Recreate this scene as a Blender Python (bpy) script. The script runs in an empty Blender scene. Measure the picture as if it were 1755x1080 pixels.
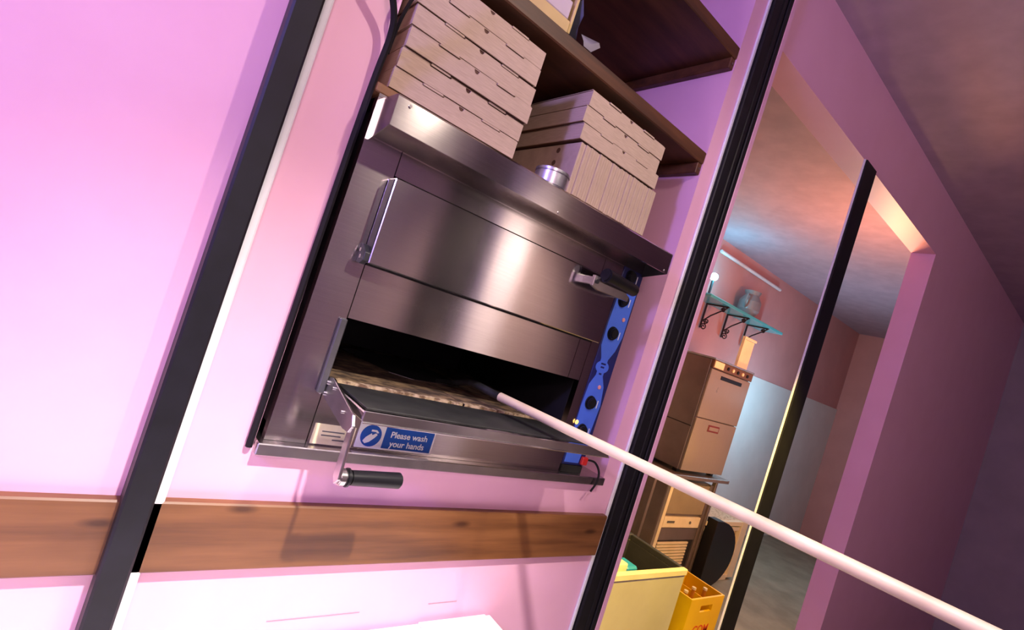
import bpy, bmesh, math, random
from mathutils import Vector, Matrix
random.seed(7)
scene = bpy.context.scene
COL = scene.collection
R = math.radians
FLOOR = 0.0
Z0 = 0.15            # heights below are measured from 15 cm above the floor and lifted at the end

# ------------------------------------------------------------------ camera
cam_d = bpy.data.cameras.new('camera'); cam = bpy.data.objects.new('camera', cam_d); COL.objects.link(cam)
cam_d.sensor_fit = 'HORIZONTAL'; cam_d.sensor_width = 36.0
cam_d.lens = 885.0 / 1755.0 * 36.0
cam_d.clip_start = 0.02; cam_d.clip_end = 60
yw, pt, rl = R(37.59), R(1.28), R(18.05)
f = Vector((math.sin(yw)*math.cos(pt), math.cos(yw)*math.cos(pt), math.sin(pt)))
rt = Vector((math.cos(yw), -math.sin(yw), 0)); up = rt.cross(f)
RR = math.cos(rl)*rt + math.sin(rl)*up; UU = -math.sin(rl)*rt + math.cos(rl)*up
M3 = Matrix((RR, UU, -f)).transposed()
cam.matrix_world = Matrix.Translation((0, -1.0, 1.45)) @ M3.to_4x4()
scene.camera = cam

# ------------------------------------------------------------------ world, exposure
w = bpy.data.worlds.new('room_glow'); scene.world = w; w.use_nodes = True
w.node_tree.nodes['Background'].inputs[0].default_value = (0.50, 0.36, 0.52, 1)
w.node_tree.nodes['Background'].inputs[1].default_value = 0.05
vs = scene.view_settings
vs.view_transform = 'Standard'; vs.look = 'None'; vs.gamma = 1.0; vs.exposure = -0.22; vs.use_curve_mapping = False

# ------------------------------------------------------------------ lamps of the two rooms, with added fill lights
def spot(name, loc, aim, power, col, angle, blend=0.6, size=0.04):
    d = bpy.data.lights.new(name, 'SPOT'); d.energy = power; d.color = col; d.spot_size = R(angle); d.spot_blend = blend
    d.shadow_soft_size = size
    o = bpy.data.objects.new(name, d); COL.objects.link(o); o.location = loc
    o.rotation_euler = (Vector(aim) - Vector(loc)).to_track_quat('-Z', 'Y').to_euler(); return o
def point(name, loc, power, col, size=0.05):
    d = bpy.data.lights.new(name, 'POINT'); d.energy = power; d.color = col; d.shadow_soft_size = size
    o = bpy.data.objects.new(name, d); COL.objects.link(o); o.location = loc; return o
spot('overhead_spot_light', (0.30, -1.30, 2.72), (0.30, 0.0, -1.08), 560, (1.0, 0.90, 0.83), 66, 1.0, 0.035)
spot('overhead_spot_light', (0.95, -1.30, 2.72), (0.72, 0.0, 1.25), 66, (1.0, 0.85, 0.70), 95, 0.9, 0.035)
spot('overhead_spot_light', (2.85, -1.6, 2.72), (2.75, -2.9, 1.5), 480, (1.0, 0.76, 0.62), 75, 0.9, 0.05)  # added unseen spot, brightens the pillar that the oven steel reflects
point('room_fill_light', (-0.6, -2.5, 2.4), 75, (1.0, 0.74, 0.74), 0.15)  # added unseen fill behind the camera, warms the shaded parts
point('blue_bar_light', (-1.50, -0.70, 2.25), 145, (0.36, 0.29, 1.0), 0.10)
spot('kitchen_fill_spot_light', (1.90, -0.50, 2.20), (2.32, 0.30, 0.35), 420, (1.0, 0.68, 0.12), 52, 0.8, 0.05)  # added fill in the oven room, throws yellow onto the bin
point('kitchen_lamp_light', (3.95, 0.35, 2.15), 46, (1.0, 0.42, 0.18), 0.10)
point('kitchen_low_fill_light', (3.80, 0.22, 0.95), 26, (1.0, 0.68, 0.18), 0.08)  # added fill, brightens the crate, cooler and cream machine
point('kitchen_far_light', (5.8, 1.2, 1.5), 40, (0.35, 0.75, 1.0), 0.12)

# ------------------------------------------------------------------ materials
MATS = {}
def nodes(name):
    m = bpy.data.materials.new(name); m.use_nodes = True; nt = m.node_tree
    return m, nt, nt.nodes['Principled BSDF']
def ramp(nt, fac, stops):
    r = nt.nodes.new('ShaderNodeValToRGB'); e = r.color_ramp.elements
    while len(e) < len(stops): e.new(0.5)
    for k, (p, c) in enumerate(stops): e[k].position = p; e[k].color = (*c, 1)
    nt.links.new(fac, r.inputs[0]); return r.outputs[0]
def noise(nt, scale, stretch=(1, 1, 1), detail=4, rough=0.55):
    tc = nt.nodes.new('ShaderNodeTexCoord'); mp = nt.nodes.new('ShaderNodeMapping'); mp.inputs['Scale'].default_value = stretch
    n = nt.nodes.new('ShaderNodeTexNoise'); n.inputs['Scale'].default_value = scale; n.inputs['Detail'].default_value = detail
    n.inputs['Roughness'].default_value = rough
    nt.links.new(tc.outputs['Object'], mp.inputs[0]); nt.links.new(mp.outputs[0], n.inputs[0]); return n.outputs[0]
def bump(nt, b, h, strength, dist=0.002):
    bp = nt.nodes.new('ShaderNodeBump'); bp.inputs['Strength'].default_value = strength; bp.inputs['Distance'].default_value = dist
    nt.links.new(h, bp.inputs['Height']); nt.links.new(bp.outputs[0], b.inputs['Normal'])
def mat(name, c1, c2=None, rough=0.5, metal=0.0, scale=8, stretch=(1, 1, 1), bs=0.0, emit=0.0, aniso=0.0, spec=None, rr=None, clo=.35, chi=.68):
    if name in MATS: return MATS[name]
    m, nt, b = nodes(name); n = noise(nt, scale, stretch)
    c2 = c2 or tuple(x*0.86 for x in c1)
    col = ramp(nt, n, [(clo, c2), (chi, c1)])
    nt.links.new(col, b.inputs['Base Color']); b.inputs['Roughness'].default_value = rough; b.inputs['Metallic'].default_value = metal
    if spec is not None: b.inputs['Specular IOR Level'].default_value = spec
    if rr:
        rn = ramp(nt, n, [(0.3, (rr[0],)*3), (0.7, (rr[1],)*3)]); nt.links.new(rn, b.inputs['Roughness'])
    if bs: bump(nt, b, n, bs)
    if emit: b.inputs['Emission Color'].default_value = (*c1, 1); b.inputs['Emission Strength'].default_value = emit
    MATS[name] = m; return m
def brushed(name, c, rough, axis='X', aniso=0.75, metal=1.0):
    m, nt, b = nodes(name)
    st = (2, 2, 260) if axis == 'X' else (260, 260, 2)
    n = noise(nt, 3.0, st, 3); big = noise(nt, 5.0, (1, 1, 1), 3)
    col = ramp(nt, n, [(0.3, tuple(x*0.88 for x in c)), (0.7, c)])
    nt.links.new(col, b.inputs['Base Color'])
    rn = ramp(nt, big, [(0.3, (rough*0.85,)*3), (0.7, (rough*1.2,)*3)]); nt.links.new(rn, b.inputs['Roughness'])
    b.inputs['Metallic'].default_value = metal; b.inputs['Anisotropic'].default_value = aniso
    tg = nt.nodes.new('ShaderNodeCombineXYZ'); tg.inputs[0].default_value = 0.0 if axis == 'X' else 1.0; tg.inputs[2].default_value = 1.0 if axis == 'X' else 0.0
    nt.links.new(tg.outputs[0], b.inputs['Tangent'])
    bump(nt, b, n, 0.05, 0.0005)
    MATS[name] = m; return m
def wood(name, c_lo, c_mid, c_hi, rough=0.45, stretch=(1.2, 9, 16), scale=2.2, knots=False):
    m, nt, b = nodes(name)
    n = noise(nt, scale, stretch, 6, 0.6); n2 = noise(nt, 2.0, (1.3, 3, 4), 3)
    col = ramp(nt, n, [(0.28, c_lo), (0.5, c_mid), (0.72, c_hi)])
    mx = nt.nodes.new('ShaderNodeMix'); mx.data_type = 'RGBA'; mx.blend_type = 'MULTIPLY'; mx.inputs[0].default_value = 0.6
    c2 = ramp(nt, n2, [(0.35, (0.55, 0.5, 0.48)), (0.6, (1, 1, 1))])
    nt.links.new(col, mx.inputs[6]); nt.links.new(c2, mx.inputs[7]); out = mx.outputs[2]
    if knots:
        tc = nt.nodes.new('ShaderNodeTexCoord'); mp = nt.nodes.new('ShaderNodeMapping'); mp.inputs['Scale'].default_value = (2.6, 1, 8); mp.inputs['Rotation'].default_value = (R(-90), 0, 0)
        mp.inputs['Location'].default_value = (0.35, 0, 0.4)
        v = nt.nodes.new('ShaderNodeTexVoronoi'); v.inputs['Scale'].default_value = 1.0; v.voronoi_dimensions = '2D'
        nt.links.new(tc.outputs['Object'], mp.inputs[0]); nt.links.new(mp.outputs[0], v.inputs[0])
        k = ramp(nt, v.outputs['Distance'], [(0.025, (0.22, 0.14, 0.10)), (0.085, (1, 1, 1))])
        m2 = nt.nodes.new('ShaderNodeMix'); m2.data_type = 'RGBA'; m2.blend_type = 'MULTIPLY'; m2.inputs[0].default_value = 0.8
        nt.links.new(out, m2.inputs[6]); nt.links.new(k, m2.inputs[7]); out = m2.outputs[2]
    nt.links.new(out, b.inputs['Base Color']); b.inputs['Roughness'].default_value = rough
    bump(nt, b, n, 0.12, 0.001); MATS[name] = m; return m

PINK = mat('pink_wall_paint', (0.80, 0.45, 0.60), (0.77, 0.42, 0.565), 0.45, scale=5, bs=0.08)
STEEL = brushed('brushed_steel', (0.66, 0.61, 0.61), 0.16, aniso=0.85)
STEELD = brushed('door_steel', (0.60, 0.56, 0.57), 0.14, aniso=0.85)
STEELB = mat('bright_steel', (0.62, 0.60, 0.60), (0.52, 0.5, 0.5), 0.25, 1.0, 30)
DARKSTEEL = mat('dark_steel', (0.06, 0.06, 0.065), (0.03, 0.03, 0.03), 0.45, 0.6, 20)
SOOT = mat('sooty_enamel', (0.018, 0.019, 0.017), (0.010, 0.010, 0.010), 0.5, 0.0, 25, bs=0.1)
CHAMBER = mat('oven_chamber_black', (0.012, 0.012, 0.014), (0.005, 0.005, 0.006), 0.6, 0.2, 12)
STONE = mat('baking_stone', (0.20, 0.125, 0.065), (0.035, 0.02, 0.012), 0.8, 0, 26, (1, 1.6, 1), 0.4, clo=.40, chi=.66)
BLACKP = mat('black_plastic', (0.008, 0.008, 0.010), None, 0.36, 0, 30, spec=0.28)
BLACKF = mat('black_frame_paint', (0.008, 0.008, 0.012), (0.005, 0.005, 0.007), 0.5, 0, 20, spec=0.3)
CARD = mat('cardboard', (0.54, 0.42, 0.305), (0.45, 0.345, 0.245), 0.8, 0, 14, (2, 2, 26), 0.1)
CARDV = mat('cardboard_upright', (0.53, 0.41, 0.295), (0.44, 0.335, 0.24), 0.8, 0, 14, (30, 2, 2), 0.1)
CARDSHADE = mat('cardboard_gap_shade', (0.13, 0.07, 0.045), None, 0.9)  # darkened cardboard, shade of gaps and holes put into the colour
SHELFW = wood('stained_shelf_wood', (0.038, 0.014, 0.006), (0.088, 0.031, 0.011), (0.145, 0.056, 0.020), 0.5, (1.2, 8, 14))
BOARDW = wood('varnished_pine', (0.10, 0.036, 0.012), (0.18, 0.070, 0.022), (0.24, 0.10, 0.034), 0.42, (0.9, 6, 15), 2.2, True)
PLANKW = wood('pale_plank', (0.2, 0.09, 0.04), (0.34, 0.17, 0.08), (0.42, 0.22, 0.11), 0.6)
POLEW = wood('pale_pole_wood', (0.52, 0.40, 0.28), (0.60, 0.475, 0.34), (0.66, 0.53, 0.39), 0.5, (14, 1.2, 14))
WHITE = mat('white_laminate', (0.90, 0.88, 0.87), (0.86, 0.84, 0.83), 0.3, 0, 6)
WHITEP = mat('white_gloss_trim', (0.80, 0.80, 0.84), None, 0.3)
BLUE = mat('panel_blue', (0.07, 0.17, 0.75), (0.06, 0.15, 0.68), 0.4, 0, 10)
NAVY = mat('panel_navy', (0.010, 0.014, 0.11), None, 0.4)
SIGNB = mat('sign_blue', (0.005, 0.075, 0.36), (0.005, 0.07, 0.34), 0.35)
SIGNW = mat('sign_white', (0.82, 0.82, 0.80), None, 0.4)
LABELY = mat('rating_label_yellow', (0.80, 0.74, 0.46), (0.72, 0.66, 0.38), 0.5, 0, 30)
INK = mat('grey_ink', (0.12, 0.12, 0.11), None, 0.6)
RED = mat('red_plastic', (0.55, 0.02, 0.02), None, 0.4)
PINKD = mat('pink_lamp_lens', (0.75, 0.35, 0.35), None, 0.3)
AMBER = mat('amber_lamp', (1.0, 0.55, 0.12), None, 0.3, emit=3.0)
CABLE = mat('black_cable', (0.008, 0.006, 0.009), None, 0.6, spec=0.2)
KWALL = mat('salmon_wall_paint', (0.60, 0.30, 0.29), (0.55, 0.27, 0.26), 0.6, 0, 3)
KCLAD = mat('white_wall_cladding', (0.72, 0.74, 0.72), (0.66, 0.68, 0.66), 0.3, 0, 3)
FLOORM = mat('quarry_floor', (0.32, 0.29, 0.20), (0.22, 0.20, 0.13), 0.45, 0, 5)
CEIL = mat('ceiling_paint', (0.45, 0.32, 0.40), None, 0.7)
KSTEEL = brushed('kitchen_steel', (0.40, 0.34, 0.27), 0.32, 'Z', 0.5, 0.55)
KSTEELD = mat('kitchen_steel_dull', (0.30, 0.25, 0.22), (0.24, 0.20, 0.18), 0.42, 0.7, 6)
GREYPL = mat('dark_grey_liner', (0.04, 0.037, 0.042), (0.028, 0.026, 0.03), 0.5, 0, 8)
CREAM = mat('cream_enamel', (0.80, 0.72, 0.50), (0.72, 0.64, 0.42), 0.45, 0, 10)
SPECK = mat('speckled_panel', (0.66, 0.54, 0.34), (0.30, 0.20, 0.10), 0.7, 0, 40, clo=.36, chi=.5)
YELLOW = mat('yellow_crate_plastic', (0.90, 0.60, 0.0), (0.84, 0.54, 0.0), 0.4, 0, 5)
REDINK = mat('red_print', (0.75, 0.06, 0.01), None, 0.5)
IRON = mat('wrought_iron', (0.04, 0.025, 0.03), None, 0.5, 0.4)
CYANL = mat('cyan_bulb', (0.15, 0.85, 1.0), None, 0.3, emit=35.0)
TEALG = mat('teal_shelf_board', (0.10, 0.45, 0.48), (0.08, 0.4, 0.43), 0.25, 0, 4)
BLUEP = mat('blue_plastic', (0.02, 0.30, 0.62), None, 0.4)
GREYC = mat('grey_ceramic', (0.22, 0.20, 0.21), None, 0.35)
PAPERY = mat('yellow_paper', (0.62, 0.47, 0.20), (0.54, 0.40, 0.17), 0.7, 0, 9)
PAPERW = mat('pale_paper', (0.55, 0.47, 0.50), (0.48, 0.41, 0.45), 0.7, 0, 12)
BAG = mat('grey_plastic_bag', (0.30, 0.33, 0.42), (0.22, 0.24, 0.32), 0.3, 0, 12)
BAGW = mat('white_plastic_bag', (0.62, 0.60, 0.70), None, 0.3)
TIN = mat('tin_metal', (0.55, 0.55, 0.60), (0.38, 0.38, 0.42), 0.32, 0.9, 60)
TAUPE = mat('taupe_wall_paint', (0.34, 0.27, 0.27), None, 0.6, 0, 4)
GREYST = mat('grey_steel', (0.16, 0.155, 0.16), (0.12, 0.12, 0.125), 0.38, 0.7, 20)
FLOUR = mat('flour_crust', (0.42, 0.31, 0.19), (0.13, 0.075, 0.04), 0.9, 0, 60, (1, 1, 1), 0.5, clo=.42, chi=.58)
GROUT = mat('scuff_grey', (0.45, 0.28, 0.33), None, 0.7)

# ------------------------------------------------------------------ mesh helpers
def box(bm, lo, hi, bev=0.0, seg=1):
    lo, hi = Vector(lo), Vector(hi)
    t = bmesh.new(); bmesh.ops.create_cube(t, size=1.0)
    bmesh.ops.scale(t, vec=hi - lo, verts=t.verts); bmesh.ops.translate(t, vec=(lo + hi)/2, verts=t.verts)
    if bev > 0: bmesh.ops.bevel(t, geom=t.edges[:], offset=bev, segments=seg, affect='EDGES', profile=0.6)
    merge(bm, t)
def merge(bm, t, mtx=None):
    if mtx is not None: bmesh.ops.transform(t, matrix=mtx, verts=t.verts)
    me = bpy.data.meshes.new('tmp'); t.to_mesh(me); t.free(); bm.from_mesh(me); bpy.data.meshes.remove(me)
def prism(bm, pts, axis, a, b, bev=0.0):
    """closed outline (u, v) extruded along axis from a to b; axis y: (u,v)=(x,z); x: (y,z); z: (x,y)"""
    def P(u, v, k): return {'y': (u, k, v), 'x': (k, u, v), 'z': (u, v, k)}[axis]
    t = bmesh.new()
    va = [t.verts.new(P(u, v, a)) for u, v in pts]; vb = [t.verts.new(P(u, v, b)) for u, v in pts]
    t.faces.new(va); t.faces.new(vb[::-1]); n = len(pts)
    for i in range(n): t.faces.new((va[i], vb[i], vb[(i+1) % n], va[(i+1) % n]))
    bmesh.ops.recalc_face_normals(t, faces=t.faces)
    if bev: bmesh.ops.bevel(t, geom=t.edges[:], offset=bev, segments=1, affect='EDGES')
    merge(bm, t)
def cyl(bm, p, q, r, r2=None, n=20, bev=0.0):
    p, q = Vector(p), Vector(q); d = q - p
    t = bmesh.new(); bmesh.ops.create_cone(t, cap_ends=True, segments=n, radius1=r, radius2=r if r2 is None else r2, depth=d.length)
    if bev:
        es = [e for e in t.edges if abs(e.verts[0].co.z - e.verts[1].co.z) < 1e-6]
        bmesh.ops.bevel(t, geom=es, offset=bev, segments=2, affect='EDGES')
    merge(bm, t, Matrix.Translation((p + q)/2) @ d.to_track_quat('Z', 'Y').to_matrix().to_4x4())
def sphere(bm, c, r, sc=(1, 1, 1)):
    t = bmesh.new(); bmesh.ops.create_uvsphere(t, u_segments=16, v_segments=10, radius=r)
    merge(bm, t, Matrix.Translation(c) @ Matrix.Diagonal((*sc, 1)))
def smooth_path(pts, k=6):
    pts = [Vector(p) for p in pts]; out = []
    for i in range(len(pts)-1):
        p0 = pts[max(i-1, 0)]; p1 = pts[i]; p2 = pts[i+1]; p3 = pts[min(i+2, len(pts)-1)]
        for j in range(k):
            t = j/k
            out.append(0.5*((2*p1) + (p2-p0)*t + (2*p0-5*p1+4*p2-p3)*t*t + (3*p1-p0-3*p2+p3)*t**3))
    out.append(pts[-1]); return out
def tube(bm, pts, r, n=8):
    pts = [Vector(p) for p in pts]; rings = []; nrm = None
    rs = r if isinstance(r, (list, tuple)) else [r]*len(pts)
    for i, p in enumerate(pts):
        d = (pts[min(i+1, len(pts)-1)] - pts[max(i-1, 0)]).normalized()
        if nrm is None: nrm = d.orthogonal().normalized()
        nrm = (nrm - d*nrm.dot(d)).normalized(); bn = d.cross(nrm)
        rings.append([bm.verts.new(p + rs[i]*(math.cos(2*math.pi*k/n)*nrm + math.sin(2*math.pi*k/n)*bn)) for k in range(n)])
    for a, b in zip(rings, rings[1:]):
        for k in range(n): bm.faces.new((a[k], a[(k+1) % n], b[(k+1) % n], b[k]))
    bm.faces.new(rings[0][::-1]); bm.faces.new(rings[-1])
OFF = {}
def obj(name, bm, m, parent=None, smooth=False, at=None):
    off = Vector(at) if at is not None else (OFF[parent] if parent is not None else Vector((0, 0, 0)))
    bmesh.ops.recalc_face_normals(bm, faces=bm.faces)
    bmesh.ops.translate(bm, vec=-off, verts=bm.verts)
    me = bpy.data.meshes.new(name); bm.to_mesh(me); bm.free(); me.materials.append(m)
    if smooth:
        me.polygons.foreach_set('use_smooth', [True]*len(me.polygons))
        me.set_sharp_from_angle(angle=R(40))
    o = bpy.data.objects.new(name, me); COL.objects.link(o)
    if parent is not None: o.parent = parent
    else: o.location = off
    OFF[o] = off; return o
def tag(o, label, cat, group=None):
    o['label'] = label; o['category'] = cat
    if group: o['group'] = group
    return o
def thing(name, loc, label, cat, group=None):
    o = bpy.data.objects.new(name, None); COL.objects.link(o); o.location = loc; o.empty_display_size = 0.05
    OFF[o] = Vector(loc); return tag(o, label, cat, group)
def struct(name, bm, m, parent=None, smooth=False):
    o = obj(name, bm, m, parent, smooth)
    if parent is None: o['kind'] = 'structure'
    return o
def bxo(name, lo, hi, m, parent=None, bev=0.0, at=None):
    bm = bmesh.new(); box(bm, lo, hi, bev); return obj(name, bm, m, parent, False, at)
def copy_tree(o, parent=None):
    c = o.copy(); COL.objects.link(c); c.parent = parent
    for ch in list(o.children): copy_tree(ch, c)
    return c
def text(name, body, size, loc, m, parent, rot=(R(90), 0, 0), align='LEFT', depth=0.0004):
    cu = bpy.data.curves.new('lettering', 'FONT'); cu.body = body; cu.size = size; cu.align_x = align; cu.extrude = depth; cu.offset = size*0.012
    t = bpy.data.objects.new('lettering', cu); COL.objects.link(t)
    dg = bpy.context.evaluated_depsgraph_get(); me = bpy.data.meshes.new_from_object(t.evaluated_get(dg))
    bpy.data.objects.remove(t); bpy.data.curves.remove(cu)
    from mathutils import Euler
    bm = bmesh.new(); bm.from_mesh(me); bpy.data.meshes.remove(me)
    bmesh.ops.transform(bm, matrix=Matrix.Translation(loc) @ Euler(rot).to_matrix().to_4x4(), verts=bm.verts)
    return obj(name, bm, m, parent)

# ================================================================== THE SETTING
ZF, ZC = -0.15, 2.95
NX0, NX1, NZ0 = 0.287, 1.299, 1.092      # niche opening in the oven wall
TH = 0.12
# --- oven wall: one painted wall with the niche and two openings cut into it
bm = bmesh.new()
box(bm, (-1.6, 0, ZF), (NX0, TH, ZC))
box(bm, (NX0, 0, ZF), (NX1, TH, NZ0))
box(bm, (NX1, 0, ZF), (1.490, TH, ZC))
box(bm, (1.490, 0, 2.62), (3.6, TH, ZC))
box(bm, (3.6, 0, ZF), (6.5, TH, ZC))
struct('wall_north', bm, PINK)
bm = bmesh.new(); box(bm, (NX0-0.08, TH, NZ0-0.1), (NX0, 0.80, ZC)); box(bm, (NX1, TH, NZ0-0.1), (NX1+0.08, 0.80, ZC))
box(bm, (NX0-0.08, 0.80, NZ0-0.1), (NX1+0.08, 0.86, ZC)); box(bm, (NX0, TH, NZ0-0.08), (NX1, 0.80, NZ0))
struct('wall_niche', bm, PINK)
bxo('floor', (-1.8, -3.0, ZF-0.08), (9.0, 2.2, ZF), FLOORM)['kind'] = 'structure'
bxo('ceiling', (-1.8, -3.0, ZC), (9.0, 2.2, ZC+0.08), CEIL)['kind'] = 'structure'
# kitchen shell beyond the opening
bm = bmesh.new(); box(bm, (1.4, 2.0, ZF), (8.6, 2.1, ZC)); struct('wall_kitchen', bm, KWALL)
bm = bmesh.new(); box(bm, (1.4, 1.985, ZF), (8.6, 2.0, 1.78)); struct('trim_1', bm, KCLAD)
bm = bmesh.new(); box(bm, (8.6, 0.12, ZF), (8.7, 2.1, ZC)); struct('wall_east', bm, KWALL)
bm = bmesh.new(); box(bm, (-1.7, -3.1, ZF), (9.0, -3.0, ZC)); struct('wall_south', bm, TAUPE)
bm = bmesh.new(); box(bm, (-1.8, -3.0, ZF), (-1.7, 0.12, ZC)); struct('wall_west', bm, TAUPE)
bm = bmesh.new(); box(bm, (6.5, -3.0, ZF), (6.6, 0.0, ZC)); struct('wall_far', bm, TAUPE)
bm = bmesh.new(); box(bm, (2.50, -3.0, ZF), (2.82, -2.80, ZC)); struct('reflected_pillar', bm, WHITEP)  # unseen pillar added to give the oven steel a bright reflected band
bm = bmesh.new(); box(bm, (2.00, -3.0, ZF), (2.46, -2.94, 2.75)); struct('reflected_dark_slab', bm, BLACKF)  # unseen slab added to give the oven steel a dark reflected band
# black framed posts: left of the oven
bm = bmesh.new(); box(bm, (0.156, -0.022, ZF), (0.174, 0.0, ZC), 0.003); struct('trim_2', bm, WHITEP)
bm = bmesh.new(); box(bm, (0.112, -0.05, ZF), (0.156, 0.0, ZC), 0.004); struct('trim_3', bm, BLACKF)
# black sliding frame to the right of the niche (door_1) with its grooves, and the middle post (door_2)
bm = bmesh.new(); box(bm, (1.370, -0.010, ZF), (1.468, 0.0, ZC), 0.001); d1 = struct('door_1', bm, BLACKF)
for x0, x1, y in ((1.370, 1.412, -0.020), (1.418, 1.440, -0.018), (1.446, 1.468, -0.020)):
    bm = bmesh.new(); box(bm, (x0, y, ZF), (x1, -0.010, ZC), 0.003); obj('frame_rail', bm, BLACKF, d1)
bm = bmesh.new(); box(bm, (1.358, -0.008, ZF), (1.370, 0.0, ZC), 0.002); obj('edge_strip', bm, WHITEP, d1)
bm = bmesh.new(); box(bm, (1.468, -0.020, ZF), (1.490, 0.0, ZC), 0.002); obj('pink_edge', bm, PINK, d1)
bm = bmesh.new(); box(bm, (2.348, -0.014, ZF), (2.470, 0.0, 2.62), 0.002); d2 = struct('door_2', bm, BLACKF)
bm = bmesh.new(); box(bm, (2.342, -0.008, ZF), (2.348, 0.0, 2.62), 0.001); obj('edge_strip', bm, WHITEP, d2)
# scuffed horizontal seam low on the pink wall
bm = bmesh.new()
for a, b, dz in ((0.42, 0.62, 0), (0.80, 0.885, 0.004)): box(bm, (a, -0.0012, 0.738+dz), (b, 0.0, 0.7395+dz))
struct('trim_4', bm, GROUT)

# --- rail board under the oven, shelves above it
bm = bmesh.new(); box(bm, (-1.2, -0.022, 0.862), (1.350, 0.0, 0.988), 0.003)
tag(obj('wooden_rail', bm, BOARDW), 'long varnished pine board fixed along the pink wall below the oven', 'board')
def shelf(z0, z1, label):
    t = thing('wooden_shelf', ((NX0+NX1)/2, 0.3, z0), label, 'shelf', 'stained wooden shelves in the niche')
    bxo('board', (NX0, 0.0, z0), (NX1, 0.62, z1), SHELFW, t, 0.003)
    bxo('cleat', (NX1-0.022, 0.004, z0-0.035), (NX1, 0.60, z0), SHELFW, t, 0.002)
    bxo('cleat', (NX0, 0.03, z0-0.035), (NX0+0.022, 0.60, z0), SHELFW, t, 0.002)
    bm = bmesh.new(); cyl(bm, (NX1-0.011, 0.0045, z0-0.018), (NX1-0.011, 0.0015, z0-0.018), 0.004, n=10); obj('screw', bm, STEELB, t)
shelf(2.112, 2.150, 'dark stained shelf just above the two stacks of pizza boxes')
shelf(2.457, 2.497, 'dark stained top shelf with an empty underside, highest in the niche')

# ================================================================== THE OVEN
OX0, OX1 = 0.302, 1.188
ov = thing('pizza_oven', (0.744, 0.3, NZ0+0.014), 'stainless steel twin-deck pizza oven built into the pink wall', 'oven')
def seamless(lo, hi, name='panel', m=STEEL, bev=0.0): return bxo(name, lo, hi, m, ov, bev)
bm = bmesh.new()                                    # casing shell around the chambers
box(bm, (OX0+0.004, 0.02, 1.106), (OX0+0.03, 0.66, 1.79)); box(bm, (OX1-0.03, 0.02, 1.106), (OX1-0.004, 0.66, 1.79))
box(bm, (OX0+0.004, 0.02, 1.765), (OX1-0.004, 0.66, 1.79)); box(bm, (OX0+0.004, 0.64, 1.106), (OX1-0.004, 0.66, 1.79))
box(bm, (OX0+0.004, 0.02, 1.106), (OX1-0.004, 0.66, 1.13)); obj('casing', bm, DARKSTEEL, ov)
seamless((OX0, 0.0, 1.106), (0.3795, 0.02, 1.79), 'side_panel')
seamless((0.3815, 0.0, 1.664), (1.0185, 0.02, 1.79), 'top_panel')
seamless((1.0205, 0.0, 1.664), (1.0990, 0.02, 1.79), 'top_panel')
seamless((0.3815, 0.0, 1.367), (1.0185, 0.02, 1.4775), 'middle_panel')
seamless((1.0205, 0.0, 1.367), (1.0645, 0.02, 1.4775), 'middle_panel')
seamless((1.0665, 0.0, 1.228), (1.0990, 0.02, 1.662), 'side_strip')
seamless((0.3815, 0.0, 1.106), (1.0990, 0.02, 1.222), 'lower_panel')
bxo('door_channel', (0.366, -0.010, 1.212), (0.3805, -0.0002, 1.364), GREYST, ov, 0.002)
# lower chamber: black box open to the front, stone floor
bm = bmesh.new(); t = 0.01
X0, X1, Zb, Zt, Yb = 0.381, 1.0655, 1.222, 1.367, 0.60
box(bm, (X0-t, 0.012, Zb-t), (X0, Yb, Zt+t)); box(bm, (X1, 0.0205, Zb-t), (X1+t, Yb, Zt+t)); box(bm, (X0, 0.0205, Zt), (X1, Yb, Zt+t))
box(bm, (X0, 0.0205, Zb-t), (X1, Yb, Zb)); box(bm, (X0, Yb, Zb-t), (X1, Yb+t, Zt+t)); obj('baking_chamber', bm, CHAMBER, ov)
bm = bmesh.new(); t_ = bmesh.new(); n = 44
for s in range(2):                                   # two stone slabs with worn front lips
    xa = X0+0.002 + s*(X1-X0)/2; xb = xa + (X1-X0)/2 - 0.004; b2 = bmesh.new()
    front = [(xa + (xb-xa)*k/22, 0.010 + random.uniform(-0.004, 0.004)) for k in range(23)]
    prism(b2, front + [(xb, 0.58), (xa, 0.58)], 'z', 1.222, 1.2385); sto = obj('baking_stone', b2, STONE, ov)
    b2 = bmesh.new(); fr = [(x, y-0.0015) for x, y in front]; bk = [(x, y+0.008+random.uniform(0, 0.012)) for x, y in front[::-1]]
    prism(b2, fr + bk, 'z', 1.2335, 1.2398); obj('flour_lip', b2, FLOUR, sto)
bm.free(); t_.free()
# canopy (hood) over the front
hx0, hx1, hy, hz0, hz1 = 0.309, 1.181, -0.086, 1.726, 1.785
bm = bmesh.new()
prism(bm, [(0.0, hz0-0.012), (0.0, hz1+0.004), (hy+0.004, hz1), (hy, hz1-0.004), (hy, hz0), (hy+0.006, hz0), (hy+0.008, hz0+0.02), (-0.004, hz0+0.02), (-0.004, hz0-0.012)], 'x', hx0+0.0015, hx1-0.0015)
hood = obj('canopy', bm, STEEL, ov)
for xa, xb in ((hx0, hx0+0.0015), (hx1-0.0015, hx1)):
    bm = bmesh.new(); prism(bm, [(0.0, hz0-0.02), (0.0, hz1+0.004), (hy+0.003, hz1), (hy-0.0005, hz1-0.004), (hy-0.0005, hz0)], 'x', xa, xb); obj('end_plate', bm, STEELB if xa < .5 else DARKSTEEL, hood)
for x in (0.335, 0.74, 1.165):
    bm = bmesh.new(); cyl(bm, (x, hy, hz0+0.006 if x > .5 else hz1-0.012), (x, hy-0.002, hz0+0.006 if x > .5 else hz1-0.012), 0.0032, n=10); obj('rivet', bm, STEELB, hood)
# top cover of the oven and plank the boxes stand on
bxo('roof_plate', (OX0, 0.0, 1.7905), (OX1, 0.66, 1.797), STEEL, ov)
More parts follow.
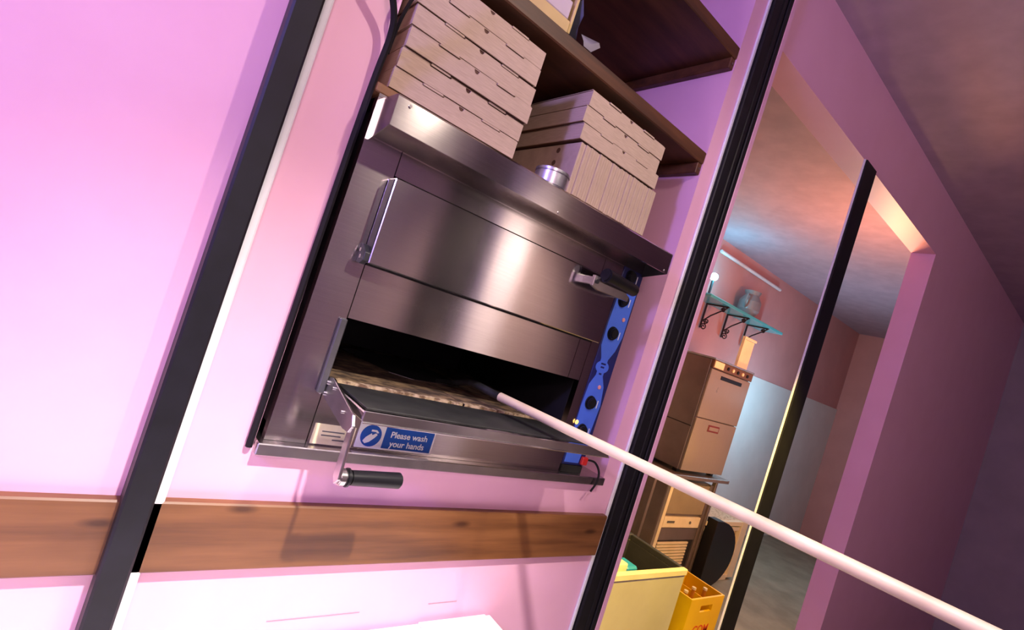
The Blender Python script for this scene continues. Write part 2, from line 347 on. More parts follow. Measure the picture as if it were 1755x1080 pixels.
# upper door (closed)
ud = bxo('upper_door', (0.372, -0.036, 1.4815), (1.058, -0.004, 1.6555), STEELD, ov, 0.0016)
bxo('door_seal', (0.3825, -0.004, 1.4785), (1.062, 0.012, 1.6585), SOOT, ud)
bm = bmesh.new()
prism(bm, [(-0.034, 1.484), (-0.034, 1.500), (-0.010, 1.516), (0.0, 1.516), (0.0, 1.478), (-0.020, 1.476)], 'x', 0.3605, 0.3715, 0.001); obj('hinge_bracket', bm, DARKSTEEL, ud)
for (y, z) in ((-0.012, 1.503), (-0.020, 1.490)):
    bm = bmesh.new(); cyl(bm, (0.3605, y, z), (0.3575, y, z), 0.0042, n=10); obj('hinge_bolt', bm, STEELB, ud)
bxo('edge_shade', (0.3705, -0.0315, 1.485), (0.372, -0.004, 1.652), SOOT, ud)  # added dark strip, paints the shade on the door's left edge
# upper handle: steel lever across the door's right top corner with black grip
bm = bmesh.new()
prism(bm, [(0.921, 1.612), (0.921, 1.640), (0.942, 1.640), (0.960, 1.630), (1.050, 1.630), (1.066, 1.622), (1.066, 1.610), (0.945, 1.606)], 'y', -0.080, -0.070, 0.001)
box(bm, (1.044, -0.078, 1.611), (1.056, -0.034, 1.627), 0.001); box(bm, (0.926, -0.074, 1.616), (0.936, -0.034, 1.636), 0.001)
uh = obj('lever_arm', bm, STEELB, ud)
bm = bmesh.new(); cyl(bm, (0.943, -0.090, 1.648), (1.086, -0.074, 1.646), 0.0185, 0.0165, 18, 0.004); obj('grip', bm, BLACKP, ud, True)
bm = bmesh.new(); cyl(bm, (0.932, -0.080, 1.626), (0.932, -0.083, 1.626), 0.006, n=12); obj('bolt', bm, DARKSTEEL, ud)
# lower door (swung down, level)
bm = bmesh.new(); box(bm, (0.392, -0.181, 1.2175), (1.054, -0.002, 1.2345), 0.002); ld = obj('lower_door', bm, STEELD, ov)
bxo('inner_liner', (0.404, -0.160, 1.2345), (1.042, -0.002, 1.2365), SOOT, ld, 0.0006)
bxo('front_flange', (0.392, -0.1845, 1.2165), (1.054, -0.181, 1.2365), STEELB, ld, 0.001)
bxo('lip_bead', (0.392, -0.1875, 1.2150), (1.054, -0.1845, 1.2180), STEELB, ld, 0.001)
bm = bmesh.new()
prism(bm, [(-0.004, 1.246), (0.0, 1.222), (-0.015, 1.205), (-0.140, 1.188), (-0.166, 1.190), (-0.178, 1.205), (-0.166, 1.222), (-0.03, 1.250)], 'x', 0.3810, 0.3860, 0.0008)
arm = obj('hinge_plate', bm, STEELB, ld)
for (y, z) in ((-0.012, 1.236), (-0.012, 1.214), (-0.05, 1.235), (-0.12, 1.212)):
    bm = bmesh.new(); cyl(bm, (0.381, y, z), (0.3775, y, z), 0.0045 if y > -.03 else 0.003, n=10); obj('bolt', bm, STEELB, ld)
bm = bmesh.new()
prism(bm, [(-0.156, 1.206), (-0.174, 1.206), (-0.183, 1.112), (-0.170, 1.100), (-0.157, 1.112)], 'x', 0.384, 0.3895, 0.001); obj('lever_arm', bm, STEELB, ld)
bm = bmesh.new(); cyl(bm, (0.3895, -0.168, 1.112), (0.402, -0.168, 1.112), 0.0150, n=18, bev=0.002); obj('collar', bm, STEELB, ld, True)
bm = bmesh.new(); cyl(bm, (0.402, -0.168, 1.112), (0.410, -0.168, 1.112), 0.0165, n=18, bev=0.002); cyl(bm, (0.410, -0.168, 1.112), (0.512, -0.166, 1.112), 0.0132, 0.0148, 18, 0.003)
obj('grip', bm, BLACKP, ld, True)
# control strip
cp = bxo('control_panel', (1.1005, -0.002, 1.128), (1.188, 0.02, 1.715), NAVY, ov, 0.001)
bm = bmesh.new()
outl = [(1.106, 1.135), (1.165, 1.135), (1.172, 1.20), (1.181, 1.31), (1.170, 1.365), (1.152, 1.395), (1.152, 1.445), (1.170, 1.475), (1.182, 1.52), (1.182, 1.66), (1.110, 1.66), (1.104, 1.55), (1.105, 1.48), (1.122, 1.445), (1.122, 1.395), (1.106, 1.365), (1.102, 1.30)]
prism(bm, outl, 'y', -0.0026, -0.002); obj('blue_decal', bm, BLUE, cp)
bm = bmesh.new(); prism(bm, [(1.137+0.028*math.cos(a*math.pi/10), 1.421+0.018*math.sin(a*math.pi/10)) for a in range(20)], 'y', -0.0032, -0.0026); obj('emblem', bm, BLUE, cp)
for k, zz in enumerate((1.428, 1.418, 1.398)):
    bm = bmesh.new(); box(bm, (1.128+0.002*k, -0.0036, zz), (1.148-0.003*k, -0.0032, zz+0.005)); obj('emblem_print', bm, NAVY, cp)
kz = (1.622, 1.522, 1.314, 1.230)
for z in kz + (1.692,):
    bm = bmesh.new(); cyl(bm, (1.134, -0.0026, z), (1.134, -0.006, z), 0.0205, 0.0195, 20); cyl(bm, (1.134, -0.006, z), (1.134, -0.015, z), 0.0170, 0.0155, 14, 0.002)
    kn = obj('knob', bm, BLACKP, cp)
    bm = bmesh.new(); box(bm, (1.164, -0.0032, z-0.013), (1.167, -0.0026, z+0.010)); obj('dial_mark', bm, SIGNW, cp)
for x, z, m in ((1.161, 1.570, PINKD), (1.150, 1.363, PINKD), (1.104, 1.252, AMBER)):
    bm = bmesh.new(); cyl(bm, (x, -0.0026, z), (x, -0.006, z), 0.0062, n=12, bev=0.001); obj('pilot_lamp', bm, m, cp)
bm = bmesh.new(); box(bm, (1.168, -0.014, 1.133), (1.192, -0.002, 1.157), 0.003); obj('power_switch', bm, RED, cp)
bxo('kick_strip', (1.1005, -0.004, 1.106), (1.186, 0.02, 1.127), SOOT, ov)
# sign and rating label on the lower panel
sg = bxo('hand_washing_sign', (0.480, -0.0014, 1.111), (0.667, 0.0, 1.168), SIGNW, ov); sg['label'] = 'blue and white hand washing notice'
bm = bmesh.new(); cyl(bm, (0.510, -0.0014, 1.1385), (0.510, -0.0019, 1.1385), 0.0238, n=28); obj('pictogram_disc', bm, SIGNB, sg)
bm = bmesh.new()                                      # hand under a tap
prism(bm, [(0.494, 1.126), (0.500, 1.121), (0.509, 1.125), (0.519, 1.135), (0.524, 1.142), (0.520, 1.145), (0.512, 1.140), (0.510, 1.144), (0.505, 1.140), (0.499, 1.135)], 'y', -0.0024, -0.0019)
prism(bm, [(0.508, 1.152), (0.520, 1.152), (0.526, 1.147), (0.523, 1.145), (0.518, 1.148), (0.508, 1.148)], 'y', -0.0024, -0.0019)
obj('pictogram', bm, SIGNW, sg)
bxo('text_field', (0.5405, -0.0019, 1.1145), (0.6630, -0.0014, 1.1650), SIGNB, sg)
text('lettering', 'Please wash', 0.0195, (0.6015, -0.0022, 1.1400), SIGNW, sg, align='CENTER')
text('lettering', 'your hands', 0.0195, (0.6015, -0.0022, 1.1200), SIGNW, sg, align='CENTER')
rl_ = bxo('rating_label', (0.3875, -0.0010, 1.1085), (0.474, 0.0, 1.150), LABELY, ov)
for k, (a, b) in enumerate(((0.405, 0.452), (0.405, 0.446), (0.430, 0.462))): bxo('print_line', (a, -0.0014, 1.134-0.008*k), (b, -0.0010, 1.1365-0.008*k), INK, rl_)

# ledge under the oven
lg = tag(bxo('steel_ledge', (NX0+0.001, -0.024, NZ0-0.010), (1.279, 0.12, NZ0+0.0135), STEELB, None, 0.002), 'thin stainless steel sill strip running under the oven', 'ledge')
# loose lead hanging at the ledge's right end
bm = bmesh.new(); tube(bm, smooth_path([(1.192, -0.008, 1.150), (1.215, -0.02, 1.148), (1.232, -0.03, 1.125), (1.234, -0.032, 1.095), (1.222, -0.03, 1.065)]), 0.0032, 6)
tag(obj('short_lead', bm, CABLE, None, True), 'short black lead drooping over the ledge beside the red switch', 'cable')

# ================================================================== ON TOP OF THE OVEN
PZ = 1.816
bxp = bmesh.new(); box(bxp, (0.292, 0.002, 1.798), (1.17, 0.50, PZ), 0.002)
tag(obj('wooden_plank', bxp, PLANKW), 'pale wooden plank lying on the oven roof under the pizza boxes', 'plank')
BW, BD, BH = 0.318, 0.318, 0.0432
def prof(sgn, base, amp):     # stepped edge: lower where the tabs are
    pts = []
    for a, b in ((0.0, 0.19), (0.2, 0.355), (0.365, 0.66), (0.67, 0.83), (0.84, 1.0)):
        z = base - (amp if a in (0.2, 0.67) else 0); pts += [(a*BW, z), (b*BW, z)]
    return pts
def make_box(top_gap):
    t = thing('pizza_box', (0, 0, 0), 'x', 'box')
    bm = bmesh.new(); box(bm, (0.004, 0.006, 0.0), (BW-0.004, BD, BH-0.0015)); c = obj('core', bm, CARDSHADE, t); c.name = 'inner_tray'  # dark core paints the shade seen through the box gaps
    lo = prof(1, 0.0012, 0.0); hi = prof(1, BH-0.0016-top_gap, 0.0034)
    cx = BW*0.5; zt = hi[4][1]; hr = 0.0068
    arc = [(cx - hr*math.cos(k*math.pi/8), zt - hr*1.15*math.sin(k*math.pi/8)) for k in range(9)]
    top = hi[:5] + arc + hi[5:]
    bm = bmesh.new(); prism(bm, [(0.0, 0.0006)] + top + [(BW, 0.0006)], 'y', 0.0, 0.0035); obj('front_flap', bm, CARD, t)
    bm = bmesh.new(); box(bm, (0.0, 0.0036, 0.0004), (0.0036, BD, BH-0.002-top_gap)); obj('side_wall', bm, CARD, t)
    bm = bmesh.new(); box(bm, (BW-0.0036, 0.0036, 0.0004), (BW, BD, BH-0.002-top_gap)); obj('side_wall', bm, CARD, t)
    # lid with tabs dropping into the low steps of the flap
    bm = bmesh.new(); box(bm, (0.0005, 0.0042, BH-0.0016), (BW-0.0005, BD, BH))
    for a, b in ((0.205, 0.35), (0.675, 0.825)): box(bm, (a*BW, 0.0, BH-0.0040), (b*BW, 0.0036, BH-0.0002))
    obj('lid', bm, CARD, t); return t
protos = {}
def place_box(x, y, z, rz, gap, label, group):
    if gap not in protos: protos[gap] = make_box(gap); o = protos[gap]
    else: o = copy_tree(protos[gap])
    o.location = (x, y, z); o.rotation_euler = (0, 0, R(rz)); o['label'] = label; o['group'] = group
names = ['bottom', 'second from the bottom', 'third from the bottom', 'third from the top', 'second from the top', 'topmost']
xs = [0.3145, 0.317, 0.320, 0.318, 0.312, 0.314]; gaps = [0.0010, 0.0022, 0.0022, 0.0010, 0.0022, 0.0010]; rzs = [0, .4, -.5, .5, -.3, .2]
for k in range(6):
    place_box(xs[k], random.uniform(0.0, 0.004), PZ+0.002+k*(BH+0.0004), rzs[k], gaps[k], 'cardboard pizza box, %s of the tall left stack' % names[k], 'pizza boxes in the left stack')
RZ0 = 1.8165
# bundle of folded box blanks standing on edge under the right stack
pitch, nb = 0.0178, 18
def blank():
    t = thing('folded_box_blank', (0, 0, 0), 'folded cardboard box blank standing on edge under the right stack', 'cardboard', 'upright box blanks')
    bm = bmesh.new(); box(bm, (0.0002, 0, 0), (0.0087, 0.30, 0.132), 0.0006); obj('panel', bm, CARDV, t)
    bm = bmesh.new(); box(bm, (0.0089, 0.0006, 0), (0.0176, 0.30, 0.1315), 0.0006); obj('panel', bm, CARDV, t)
    return t
ORD = 'first second third fourth fifth sixth seventh eighth ninth tenth eleventh twelfth thirteenth fourteenth fifteenth sixteenth seventeenth eighteenth'.split()
b0 = blank()
for k in range(nb):
    o = b0 if k == 0 else copy_tree(b0)
    if k: o['label'] = 'folded cardboard blank on edge, %s from the left in the upright bundle' % ORD[k]
    o.location = (0.813 + k*pitch, random.uniform(0.0, 0.003), RZ0 + random.uniform(0, 0.002))
o = b0; o['label'] = 'leftmost upright box blank, its side punched with two vent holes'; del o['group']
bm = bmesh.new()
for y, z in ((0.083, 0.116), (0.087, 0.082)):
    cyl(bm, (0.0007, y, z), (-0.0002, y, z), 0.0075, n=14)
OFF[b0] = Vector((0, 0, 0)); obj('vent_hole_shade', bm, CARDSHADE, b0)  # dark discs painted as the shade inside the two holes
rn = ['lowest', 'middle', 'topmost']
for k, (x, rz, g) in enumerate(((0.800, -0.4, 0.0010), (0.793, 0.5, 0.0022), (0.799, 0.3, 0.0022))):
    place_box(x, 0.0 + 0.002*k, RZ0+0.136 + k*(BH+0.0004), rz, g, 'cardboard pizza box, %s of three lying on the upright blanks' % rn[k], 'pizza boxes in the right stack')
# round tin on the canopy
tn = thing('round_tin', (0.728, -0.035, 1.7885), 'small round metal tin standing on the oven canopy before the right boxes', 'tin')
bm = bmesh.new(); cyl(bm, (0.728, -0.035, 1.7885), (0.728, -0.035, 1.8195), 0.041, n=32, bev=0.002); obj('can', bm, TIN, tn, True)
bm = bmesh.new(); cyl(bm, (0.728, -0.035, 1.8195), (0.728, -0.035, 1.8265), 0.0425, n=32, bev=0.001); obj('lid', bm, TIN, tn, True)

# things on the lower shelf
pk = thing('paper_pack', (0.60, 0.10, 2.150), 'yellow and white pack of paper goods at the edge of the lower shelf', 'pack')
bxo('wrapper', (0.40, 0.012, 2.1502), (0.676, 0.22, 2.186), PAPERY, pk, 0.004)
bxo('sheets', (0.41, 0.016, 2.186), (0.668, 0.215, 2.232), PAPERW, pk, 0.003)
bxo('end_flap', (0.6765, 0.016, 2.160), (0.684, 0.20, 2.27), PAPERY, pk, 0.001)
bxo('top_sheets', (0.41, 0.02, 2.232), (0.66, 0.215, 2.27), PAPERW, pk, 0.003)
bg = thing('plastic_bag', (0.73, 0.05, 2.150), 'crumpled grey and white plastic bag beside the yellow pack on the shelf', 'bag')
def sheet(name, grid, m):
    bm = bmesh.new(); rows = [[bm.verts.new(p) for p in r] for r in grid]
    for a, b in zip(rows, rows[1:]):
        for k in range(len(a)-1): bm.faces.new((a[k], a[k+1], b[k+1], b[k]))
    t = bmesh.ops.solidify(bm, geom=bm.faces[:], thickness=0.0015)
    return obj(name, bm, m, bg, True)
sheet('bag_body', [[(0.690, 0.012, 2.2505), (0.692, 0.06, 2.262), (0.692, 0.12, 2.245)], [(0.700, 0.006, 2.215), (0.708, 0.055, 2.225), (0.705, 0.12, 2.21)],
                   [(0.694, 0.004, 2.180), (0.722, 0.05, 2.195), (0.72, 0.12, 2.18)], [(0.698, 0.003, 2.154), (0.732, 0.045, 2.158), (0.735, 0.12, 2.153)]], BAG)
sheet('bag_flap', [[(0.706, 0.000, 2.170), (0.728, 0.020, 2.186), (0.752, 0.030, 2.184)], [(0.716, -0.003, 2.158), (0.744, 0.002, 2.168), (0.772, 0.008, 2.190)],
                   [(0.726, 0.004, 2.153), (0.756, 0.008, 2.156), (0.784, 0.014, 2.186)]], BAGW)

# cable at the niche's left edge
bm = bmesh.new()
tube(bm, smooth_path([(0.16, -0.16, 2.20), (0.205, -0.09, 2.04), (0.243, -0.055, 1.965), (0.272, -0.035, 1.922), (0.281, -0.022, 1.885), (0.281, -0.014, 1.83), (0.280, -0.009, 1.74), (0.279, -0.008, 1.60), (0.278, -0.008, 1.30), (0.278, -0.008, 1.092)]), 0.0065, 8)
tag(obj('black_cable', bm, CABLE, None, True), 'thick black cable dropping along the left edge of the oven niche', 'cable')
bm = bmesh.new()
tube(bm, smooth_path([(0.330, -0.05, 2.10), (0.300, -0.04, 2.0), (0.2885, -0.03, 1.94), (0.2895, -0.012, 1.90), (0.292, 0.0, 1.87)]), 0.0035, 8)
tag(obj('thin_cable', bm, CABLE, None, True), 'thin dark cable hanging in front of the left box stack', 'cable')

# ================================================================== PEEL
pl = thing('pizza_peel', (0.80, 0.28, 1.2388), 'pizza peel with a long pale wooden pole sticking out of the open oven', 'peel')
A = Vector((0.815, 0.006, 1.2755)); B = Vector((0.969, -0.579, 1.259)); D = (B - A); 
bm = bmesh.new(); e = A + D*1.62; cyl(bm, A, e, 0.0112, 0.0128, 20, 0.003); obj('pole', bm, POLEW, pl, True)
bm = bmesh.new(); tube(bm, smooth_path([A - D*(-0.02), A - D*0.05, A - D*0.16, A - D*0.26 + Vector((0, 0, -0.020)), A - D*0.36 + Vector((0, 0, -0.036))]), [0.0098]*12 + [0.008]*6 + [0.006]*6 + [0.006], 12); obj('ferrule', bm, DARKSTEEL, pl, True)
bm = bmesh.new(); ctr = A - D*0.60; ax = D.normalized(); ay = Vector((ax.y, -ax.x, 0)).normalized(); ax = Vector((ax.x, ax.y, 0)).normalized()
o2 = [(-0.15, -0.10), (-0.15, 0.10), (-0.12, 0.135), (0.10, 0.135), (0.15, 0.09), (0.15, -0.09), (0.10, -0.135), (-0.12, -0.135)]
prism(bm, [((ctr + ax*a + ay*b).x, (ctr + ax*a + ay*b).y) for a, b in o2], 'z', 1.2390, 1.2405); obj('blade', bm, STEELB, pl)

# ================================================================== WHITE WORKTOP BELOW
wt = thing('worktop', (0.35, -0.32, ZF), 'white topped work table standing against the pink wall', 'table')
bxo('table_top', (-1.2, -0.66, 0.655), (1.008, -0.006, 0.700), WHITE, wt, 0.004)
bxo('raised_board', (0.78, -0.40, 0.7002), (0.985, -0.010, 0.7055), WHITE, wt, 0.002)
for x in (-1.15, 0.94):
    for y in (-0.62, -0.07): bxo('leg', (x, y, ZF), (x+0.04, y+0.04, 0.655), STEELB, wt, 0.003)

# ================================================================== KITCHEN BEYOND THE FRAME
# stainless open bin right behind the opening
sb = thing('steel_bin', (2.15, 0.48, ZF), 'open stainless steel bin lit yellow just behind the black frame', 'bin')
bx0, bx1, by0, by1, bz = 1.76, 2.53, 0.30, 0.66, 0.58
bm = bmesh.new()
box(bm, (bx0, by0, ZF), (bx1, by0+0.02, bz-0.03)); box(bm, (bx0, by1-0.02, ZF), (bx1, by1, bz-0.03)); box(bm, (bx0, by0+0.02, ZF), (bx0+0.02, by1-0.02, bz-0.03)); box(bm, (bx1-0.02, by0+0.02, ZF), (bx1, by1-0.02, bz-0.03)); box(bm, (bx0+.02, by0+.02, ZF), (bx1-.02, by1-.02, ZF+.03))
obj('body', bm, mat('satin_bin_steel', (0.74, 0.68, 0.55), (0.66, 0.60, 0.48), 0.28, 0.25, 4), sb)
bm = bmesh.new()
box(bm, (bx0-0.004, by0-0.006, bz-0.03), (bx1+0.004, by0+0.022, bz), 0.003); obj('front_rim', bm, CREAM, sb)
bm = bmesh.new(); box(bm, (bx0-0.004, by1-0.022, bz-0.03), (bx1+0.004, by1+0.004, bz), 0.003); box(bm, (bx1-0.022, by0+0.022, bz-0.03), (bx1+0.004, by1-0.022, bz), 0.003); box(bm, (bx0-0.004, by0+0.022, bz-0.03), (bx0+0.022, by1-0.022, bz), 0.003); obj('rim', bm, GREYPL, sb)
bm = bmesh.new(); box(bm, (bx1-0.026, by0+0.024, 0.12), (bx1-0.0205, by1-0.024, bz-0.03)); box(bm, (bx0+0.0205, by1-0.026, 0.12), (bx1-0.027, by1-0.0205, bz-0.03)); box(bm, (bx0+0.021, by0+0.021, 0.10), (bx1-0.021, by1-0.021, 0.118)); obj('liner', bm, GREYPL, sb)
tag(bxo('small_carton', (1.98, 0.34, 0.1185), (2.10, 0.42, 0.60), CREAM, None, 0.004), 'cream carton standing inside the open steel bin', 'carton')
tag(bxo('blue_tub', (2.12, 0.35, 0.1185), (2.20, 0.44, 0.575), BLUEP, None, 0.008), 'bright blue tub beside the cream carton in the steel bin', 'tub')

# dishwasher on its table
CX0, CX1, CY = 3.72, 4.36, 1.20
dw = thing('dishwasher', (4.04, 1.5, 0.772), 'stainless steel glass washer on a steel table, seen through the opening', 'dishwasher')
bxo('body', (CX0, CY+0.02, 0.80), (CX1, 1.80, 1.70), KSTEELD, dw, 0.004)
bxo('side_trim', (CX0-0.003, CY+0.02, 1.148), (CX0, 1.80, 1.156), DARKSTEEL, dw)
dd = bxo('door', (CX0+0.004, CY-0.004, 1.235), (CX1-0.004, CY+0.02, 1.628), KSTEEL, dw, 0.004)
bxo('handle_recess', (CX0+0.16, CY-0.007, 1.566), (CX0+0.50, CY-0.003, 1.596), BLACKP, dd, 0.003)
lp = bxo('lower_panel', (CX0+0.004, CY-0.004, 0.803), (CX1-0.004, CY+0.02, 1.229), KSTEEL, dw, 0.003)
bd = bxo('badge', (CX0+0.20, CY-0.008, 1.140), (CX0+0.37, CY-0.004, 1.195), mat('badge_red', (0.16, 0.02, 0.015), None, 0.4), lp, 0.002)
bxo('badge_field', (CX0+0.214, CY-0.010, 1.153), (CX0+0.356, CY-0.008, 1.182), KSTEEL, bd)
c_ = bxo('control_fascia', (CX0+0.002, CY-0.008, 1.634), (CX1-0.002, CY+0.02, 1.70), mat('fascia_bronze', (0.25, 0.14, 0.08), None, 0.35, 0.6), dw, 0.003)
bxo('rating_plate', (CX0+0.01, CY-0.011, 1.642), (CX0+0.15, CY-0.008, 1.694), CREAM, c_)
for k in range(5):
    bm = bmesh.new(); cyl(bm, (CX0+0.22+0.08*k, CY-0.008, 1.667), (CX0+0.22+0.08*k, CY-0.016, 1.667), 0.014, n=12); obj('button', bm, CREAM if k % 2 else BLACKP, c_)
bxo('top_plate', (CX0-0.004, CY-0.012, 1.70), (CX1+0.004, 1.805, 1.716), mat('top_plate_steel', (0.55, 0.62, 0.64), None, 0.25, 0.8), dw, 0.003)
for x in (CX0+0.04, CX1-0.08):
    for y in (CY+0.05, 1.72): bxo('foot', (x, y, 0.772), (x+0.04, y+0.04, 0.80), BLACKP, dw)
tb = thing('steel_table', (4.0, 1.5, ZF), 'stainless steel table carrying the glass washer', 'table')
bxo('table_top', (3.42, CY-0.03, 0.742), (4.47, 1.86, 0.772), KSTEELD, tb, 0.003)
for x in (3.44, 4.324):
    for y in (CY, 1.80): bxo('leg', (x, y, ZF), (x+0.030, y+0.035, 0.742), KSTEELD, tb, 0.002)
# cooler under the table
ck = thing('under_counter_cooler', (4.02, 1.5, ZF), 'grey cooler with a cream strip and vents under the steel table', 'fridge')
bxo('body', (3.70, CY+0.04, ZF+0.02), (4.32, 1.78, 0.70), KSTEELD, ck, 0.004)
bxo('edge_trim', (3.705, CY+0.015, ZF+0.02), (3.745, CY+0.04, 0.70), CREAM, ck, 0.002)
bxo('edge_trim', (4.285, CY+0.015, ZF+0.02), (4.32, CY+0.04, 0.70), KSTEELD, ck, 0.002)
bxo('door', (3.75, CY+0.018, 0.44), (4.28, CY+0.04, 0.69), mat('cooler_olive', (0.30, 0.25, 0.15), None, 0.4), ck, 0.003)
st = bxo('label_strip', (3.75, CY+0.016, 0.328), (4.28, CY+0.04, 0.415), CREAM, ck, 0.002)
bxo('strip_print', (3.80, CY+0.013, 0.366), (3.90, CY+0.016, 0.384), INK, st)
bm = bmesh.new(); cyl(bm, (4.13, CY+0.016, 0.373), (4.13, CY+0.010, 0.373), 0.012, n=12); obj('strip_button', bm, INK, st)
bxo('mid_panel', (3.75, CY+0.02, 0.225), (4.28, CY+0.04, 0.322), KSTEELD, ck)
gr = bxo('vent_backing', (3.75, CY+0.03, -0.02), (4.28, CY+0.04, 0.22), DARKSTEEL, ck)
for k in range(9): bxo('vent_slat', (3.76, CY+0.016, -0.01+0.025*k), (4.20, CY+0.030, 0.006+0.025*k), CREAM, gr, 0.001)
bxo('plinth', (3.72, CY+0.06, ZF), (4.30, 1.76, ZF+0.02), BLACKP, ck)
# cream machine with the black half-round cover on its front
mc = thing('kitchen_machine', (4.75, 1.4, ZF), 'cream framed machine with a black half-round cover beside the cooler', 'machine')
bxo('housing', (4.36, CY+0.03, ZF), (5.10, 1.75, 0.40), SPECK, mc, 0.006)
for lo, hi in (((4.99, CY-0.01, ZF+0.02), (5.10, CY+0.03, 0.40)), ((4.36, CY-0.006, 0.36), (4.99, CY+0.03, 0.40)), ((4.36, CY+0.005, 0.31), (4.99, CY+0.03, 0.345)), ((4.36, CY-0.006, ZF), (4.99, CY+0.03, ZF+0.05))):
    bxo('frame_bar', lo, hi, CREAM, mc, 0.003)
bm = bmesh.new()
arc = [(4.365 + 0.44*max(0, math.sin(k*math.pi/16))**0.8, 0.14 + 0.30*math.cos(k*math.pi/16)) for k in range(17)]
prism(bm, arc, 'y', CY-0.09, CY+0.005, 0.004); obj('half_round_cover', bm, BLACKP, mc)
for x, z in ((4.93, 0.25), (4.90, 0.12), (4.86, -0.02), (4.80, -0.08)):
    bm = bmesh.new(); cyl(bm, (x, CY+0.03, z), (x, CY+0.022, z), 0.010, n=10); obj('screw', bm, DARKSTEEL, mc)
# yellow crate
cr = thing('bottle_crate', (3.50, 0.75, ZF), 'bright yellow plastic bottle crate with a handle slot on the kitchen floor', 'crate')
kx0, kx1, ky0, ky1, kz1 = 3.295, 3.705, 0.60, 0.90, 0.168
bm = bmesh.new(); hx0_, hx1_, hz0_, hz1_ = 3.43, 3.575, 0.075, 0.118; tk = 0.014
for lo, hi in (((kx0, ky0, ZF), (hx0_, ky0+tk, kz1)), ((hx1_, ky0, ZF), (kx1, ky0+tk, kz1)), ((hx0_, ky0, ZF), (hx1_, ky0+tk, hz0_)), ((hx0_, ky0, hz1_), (hx1_, ky0+tk, kz1))): box(bm, lo, hi)
obj('front_wall', bm, YELLOW, cr)
bxo('back_wall', (kx0, ky1-tk, ZF), (kx1, ky1, kz1), YELLOW, cr); bxo('side_wall', (kx0, ky0+tk, ZF), (kx0+tk, ky1-tk, kz1), YELLOW, cr); bxo('side_wall', (kx1-tk, ky0+tk, ZF), (kx1, ky1-tk, kz1), YELLOW, cr)
bxo('bottom', (kx0+tk, ky0+tk, ZF), (kx1-tk, ky1-tk, ZF+0.015), YELLOW, cr)
for k in range(1, 3): bxo('divider', (kx0+0.136*k, ky0+tk, ZF+0.015), (kx0+0.136*k+0.006, ky1-tk, kz1-0.05), YELLOW, cr)
text('lettering', 'COM', 0.085, (3.505, ky0-0.001, -0.075), REDINK, cr, align='CENTER')
BOT = mat('amber_glass', (0.55, 0.20, 0.02), None, 0.15, 0, 8)
def bottle(x, y, label):
    t = thing('bottle', (x, y, ZF+0.0155), label, 'bottle', 'bottles in the yellow crate')
    bm = bmesh.new(); pts = [(0.028, 0), (0.028, 0.16), (0.013, 0.22), (0.012, 0.285)]
    for (r0, z0), (r1, z1) in zip(pts, pts[1:]): cyl(bm, (x, y, ZF+0.0155+z0), (x, y, ZF+0.0155+z1), r0, r1, 14)
    obj('glass_body', bm, BOT, t, True); bm = bmesh.new(); cyl(bm, (x, y, ZF+0.301), (x, y, ZF+0.315), 0.0145, n=14); obj('cap', bm, CREAM, t)
bottle(3.385, 0.70, 'left amber bottle with pale cap in the yellow crate'); bottle(3.515, 0.72, 'middle amber bottle with pale cap in the yellow crate'); bottle(3.625, 0.70, 'right amber bottle with pale cap in the yellow crate')
# wall shelf with scroll brackets and cyan lamp
ks = thing('wall_shelf', (5.05, 1.85, 2.28), 'teal lit wall shelf on black scroll brackets above the glass washer', 'shelf')
bxo('board', (4.22, 1.72, 2.285), (5.75, 1.985, 2.312), TEALG, ks, 0.003)
def bracket(x):
    bm = bmesh.new()
    box(bm, (x-0.008, 1.972, 2.03), (x+0.008, 1.985, 2.285)); box(bm, (x-0.008, 1.74, 2.273), (x+0.008, 1.972, 2.285))
    tube(bm, [(x, 1.975, 2.10), (x, 1.90, 2.17), (x, 1.80, 2.235), (x, 1.75, 2.272)], 0.007, 6)
    for cy_, cz_, r0, s in ((1.945, 2.045, 0.035, 1), (1.93, 2.105, 0.026, -1), (1.79, 2.245, 0.024, 1)):
        tube(bm, [(x, cy_ + r0*(1-k/22)*math.cos(s*k*0.55), cz_ + r0*(1-k/22)*math.sin(s*k*0.55)) for k in range(18)], 0.006, 6)
    return obj('scroll_bracket', bm, IRON, ks)
for x in (4.60, 5.02, 5.46): bracket(x)
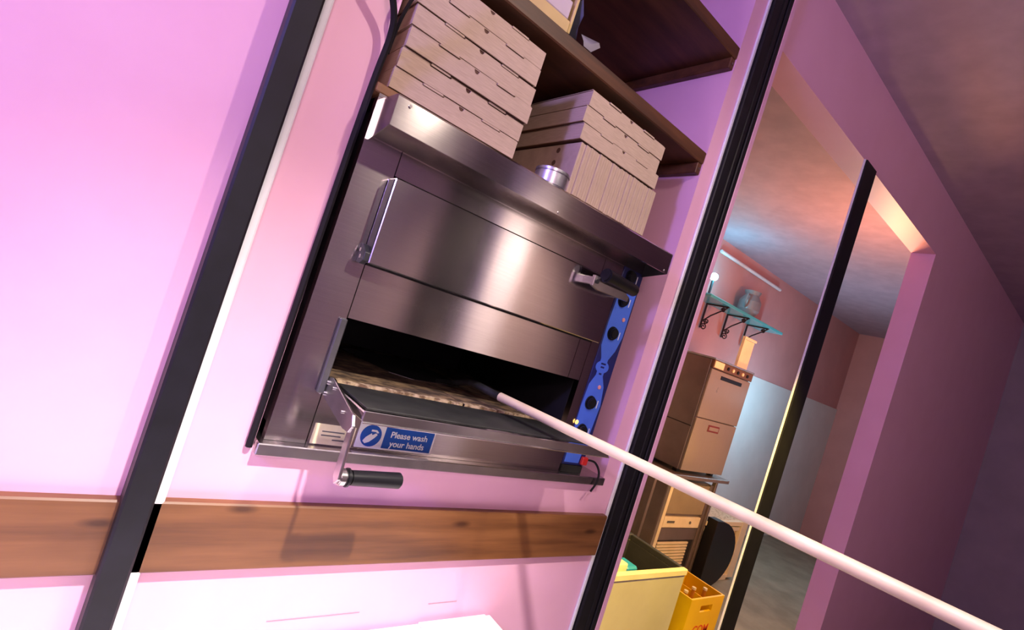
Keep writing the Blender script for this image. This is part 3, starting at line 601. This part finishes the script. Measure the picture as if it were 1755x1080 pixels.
kl = thing('shelf_lamp', (4.36, 1.84, 2.312), 'small lamp glowing bright cyan on the kitchen wall shelf', 'lamp')
bm = bmesh.new(); cyl(bm, (4.36, 1.84, 2.312), (4.36, 1.84, 2.335), 0.05, 0.04, 18); cyl(bm, (4.36, 1.84, 2.335), (4.36, 1.84, 2.47), 0.012, n=12); obj('stand', bm, IRON, kl)
bm = bmesh.new(); sphere(bm, (4.36, 1.84, 2.505), 0.038); obj('bulb', bm, CYANL, kl, True)
lp_ = point('cyan_lamp_light', (4.36, 1.78, 2.505), 14, (0.08, 0.75, 1.0), 0.04)
jr = thing('grey_jug', (5.12, 1.84, 2.312), 'rounded grey jug standing on the kitchen wall shelf', 'jug')
bm = bmesh.new()
for (r0, z0), (r1, z1) in zip([(0.07, 0), (0.11, 0.07), (0.11, 0.16), (0.07, 0.23)], [(0.11, 0.07), (0.11, 0.16), (0.07, 0.23), (0.085, 0.27)]): cyl(bm, (5.12, 1.84, 2.312+z0), (5.12, 1.84, 2.312+z1), r0, r1, 20)
obj('jug_body', bm, GREYC, jr, True)
bm = bmesh.new(); tube(bm, smooth_path([(5.03, 1.82, 2.53), (4.97, 1.80, 2.52), (4.96, 1.80, 2.44), (5.02, 1.82, 2.39)]), 0.010, 8); obj('jug_handle', bm, GREYC, jr, True)
cb = thing('serving_tray', (4.27, 1.27, 1.716), 'cream serving tray standing upright on top of the glass washer', 'tray')
bxo('tray_base', (4.15, 1.262, 1.716), (4.352, 1.272, 1.985), CREAM, cb, 0.002); bxo('tray_rim', (4.15, 1.245, 1.965), (4.352, 1.262, 1.985), CREAM, cb, 0.002); bxo('tray_rim', (4.15, 1.245, 1.716), (4.165, 1.262, 1.965), CREAM, cb, 0.002)
bm = bmesh.new(); tube(bm, [(4.55, 1.97, 3.02-0.2), (5.9, 1.97, 2.82)], 0.018, 10)
tag(obj('wall_pipe', bm, WHITEP, None, True), 'thin white pipe running along the salmon kitchen wall near the ceiling', 'pipe')

# lift everything so that the floor lies at zero height
for o in list(scene.objects):
    if o.parent is None: o.location.z += Z0
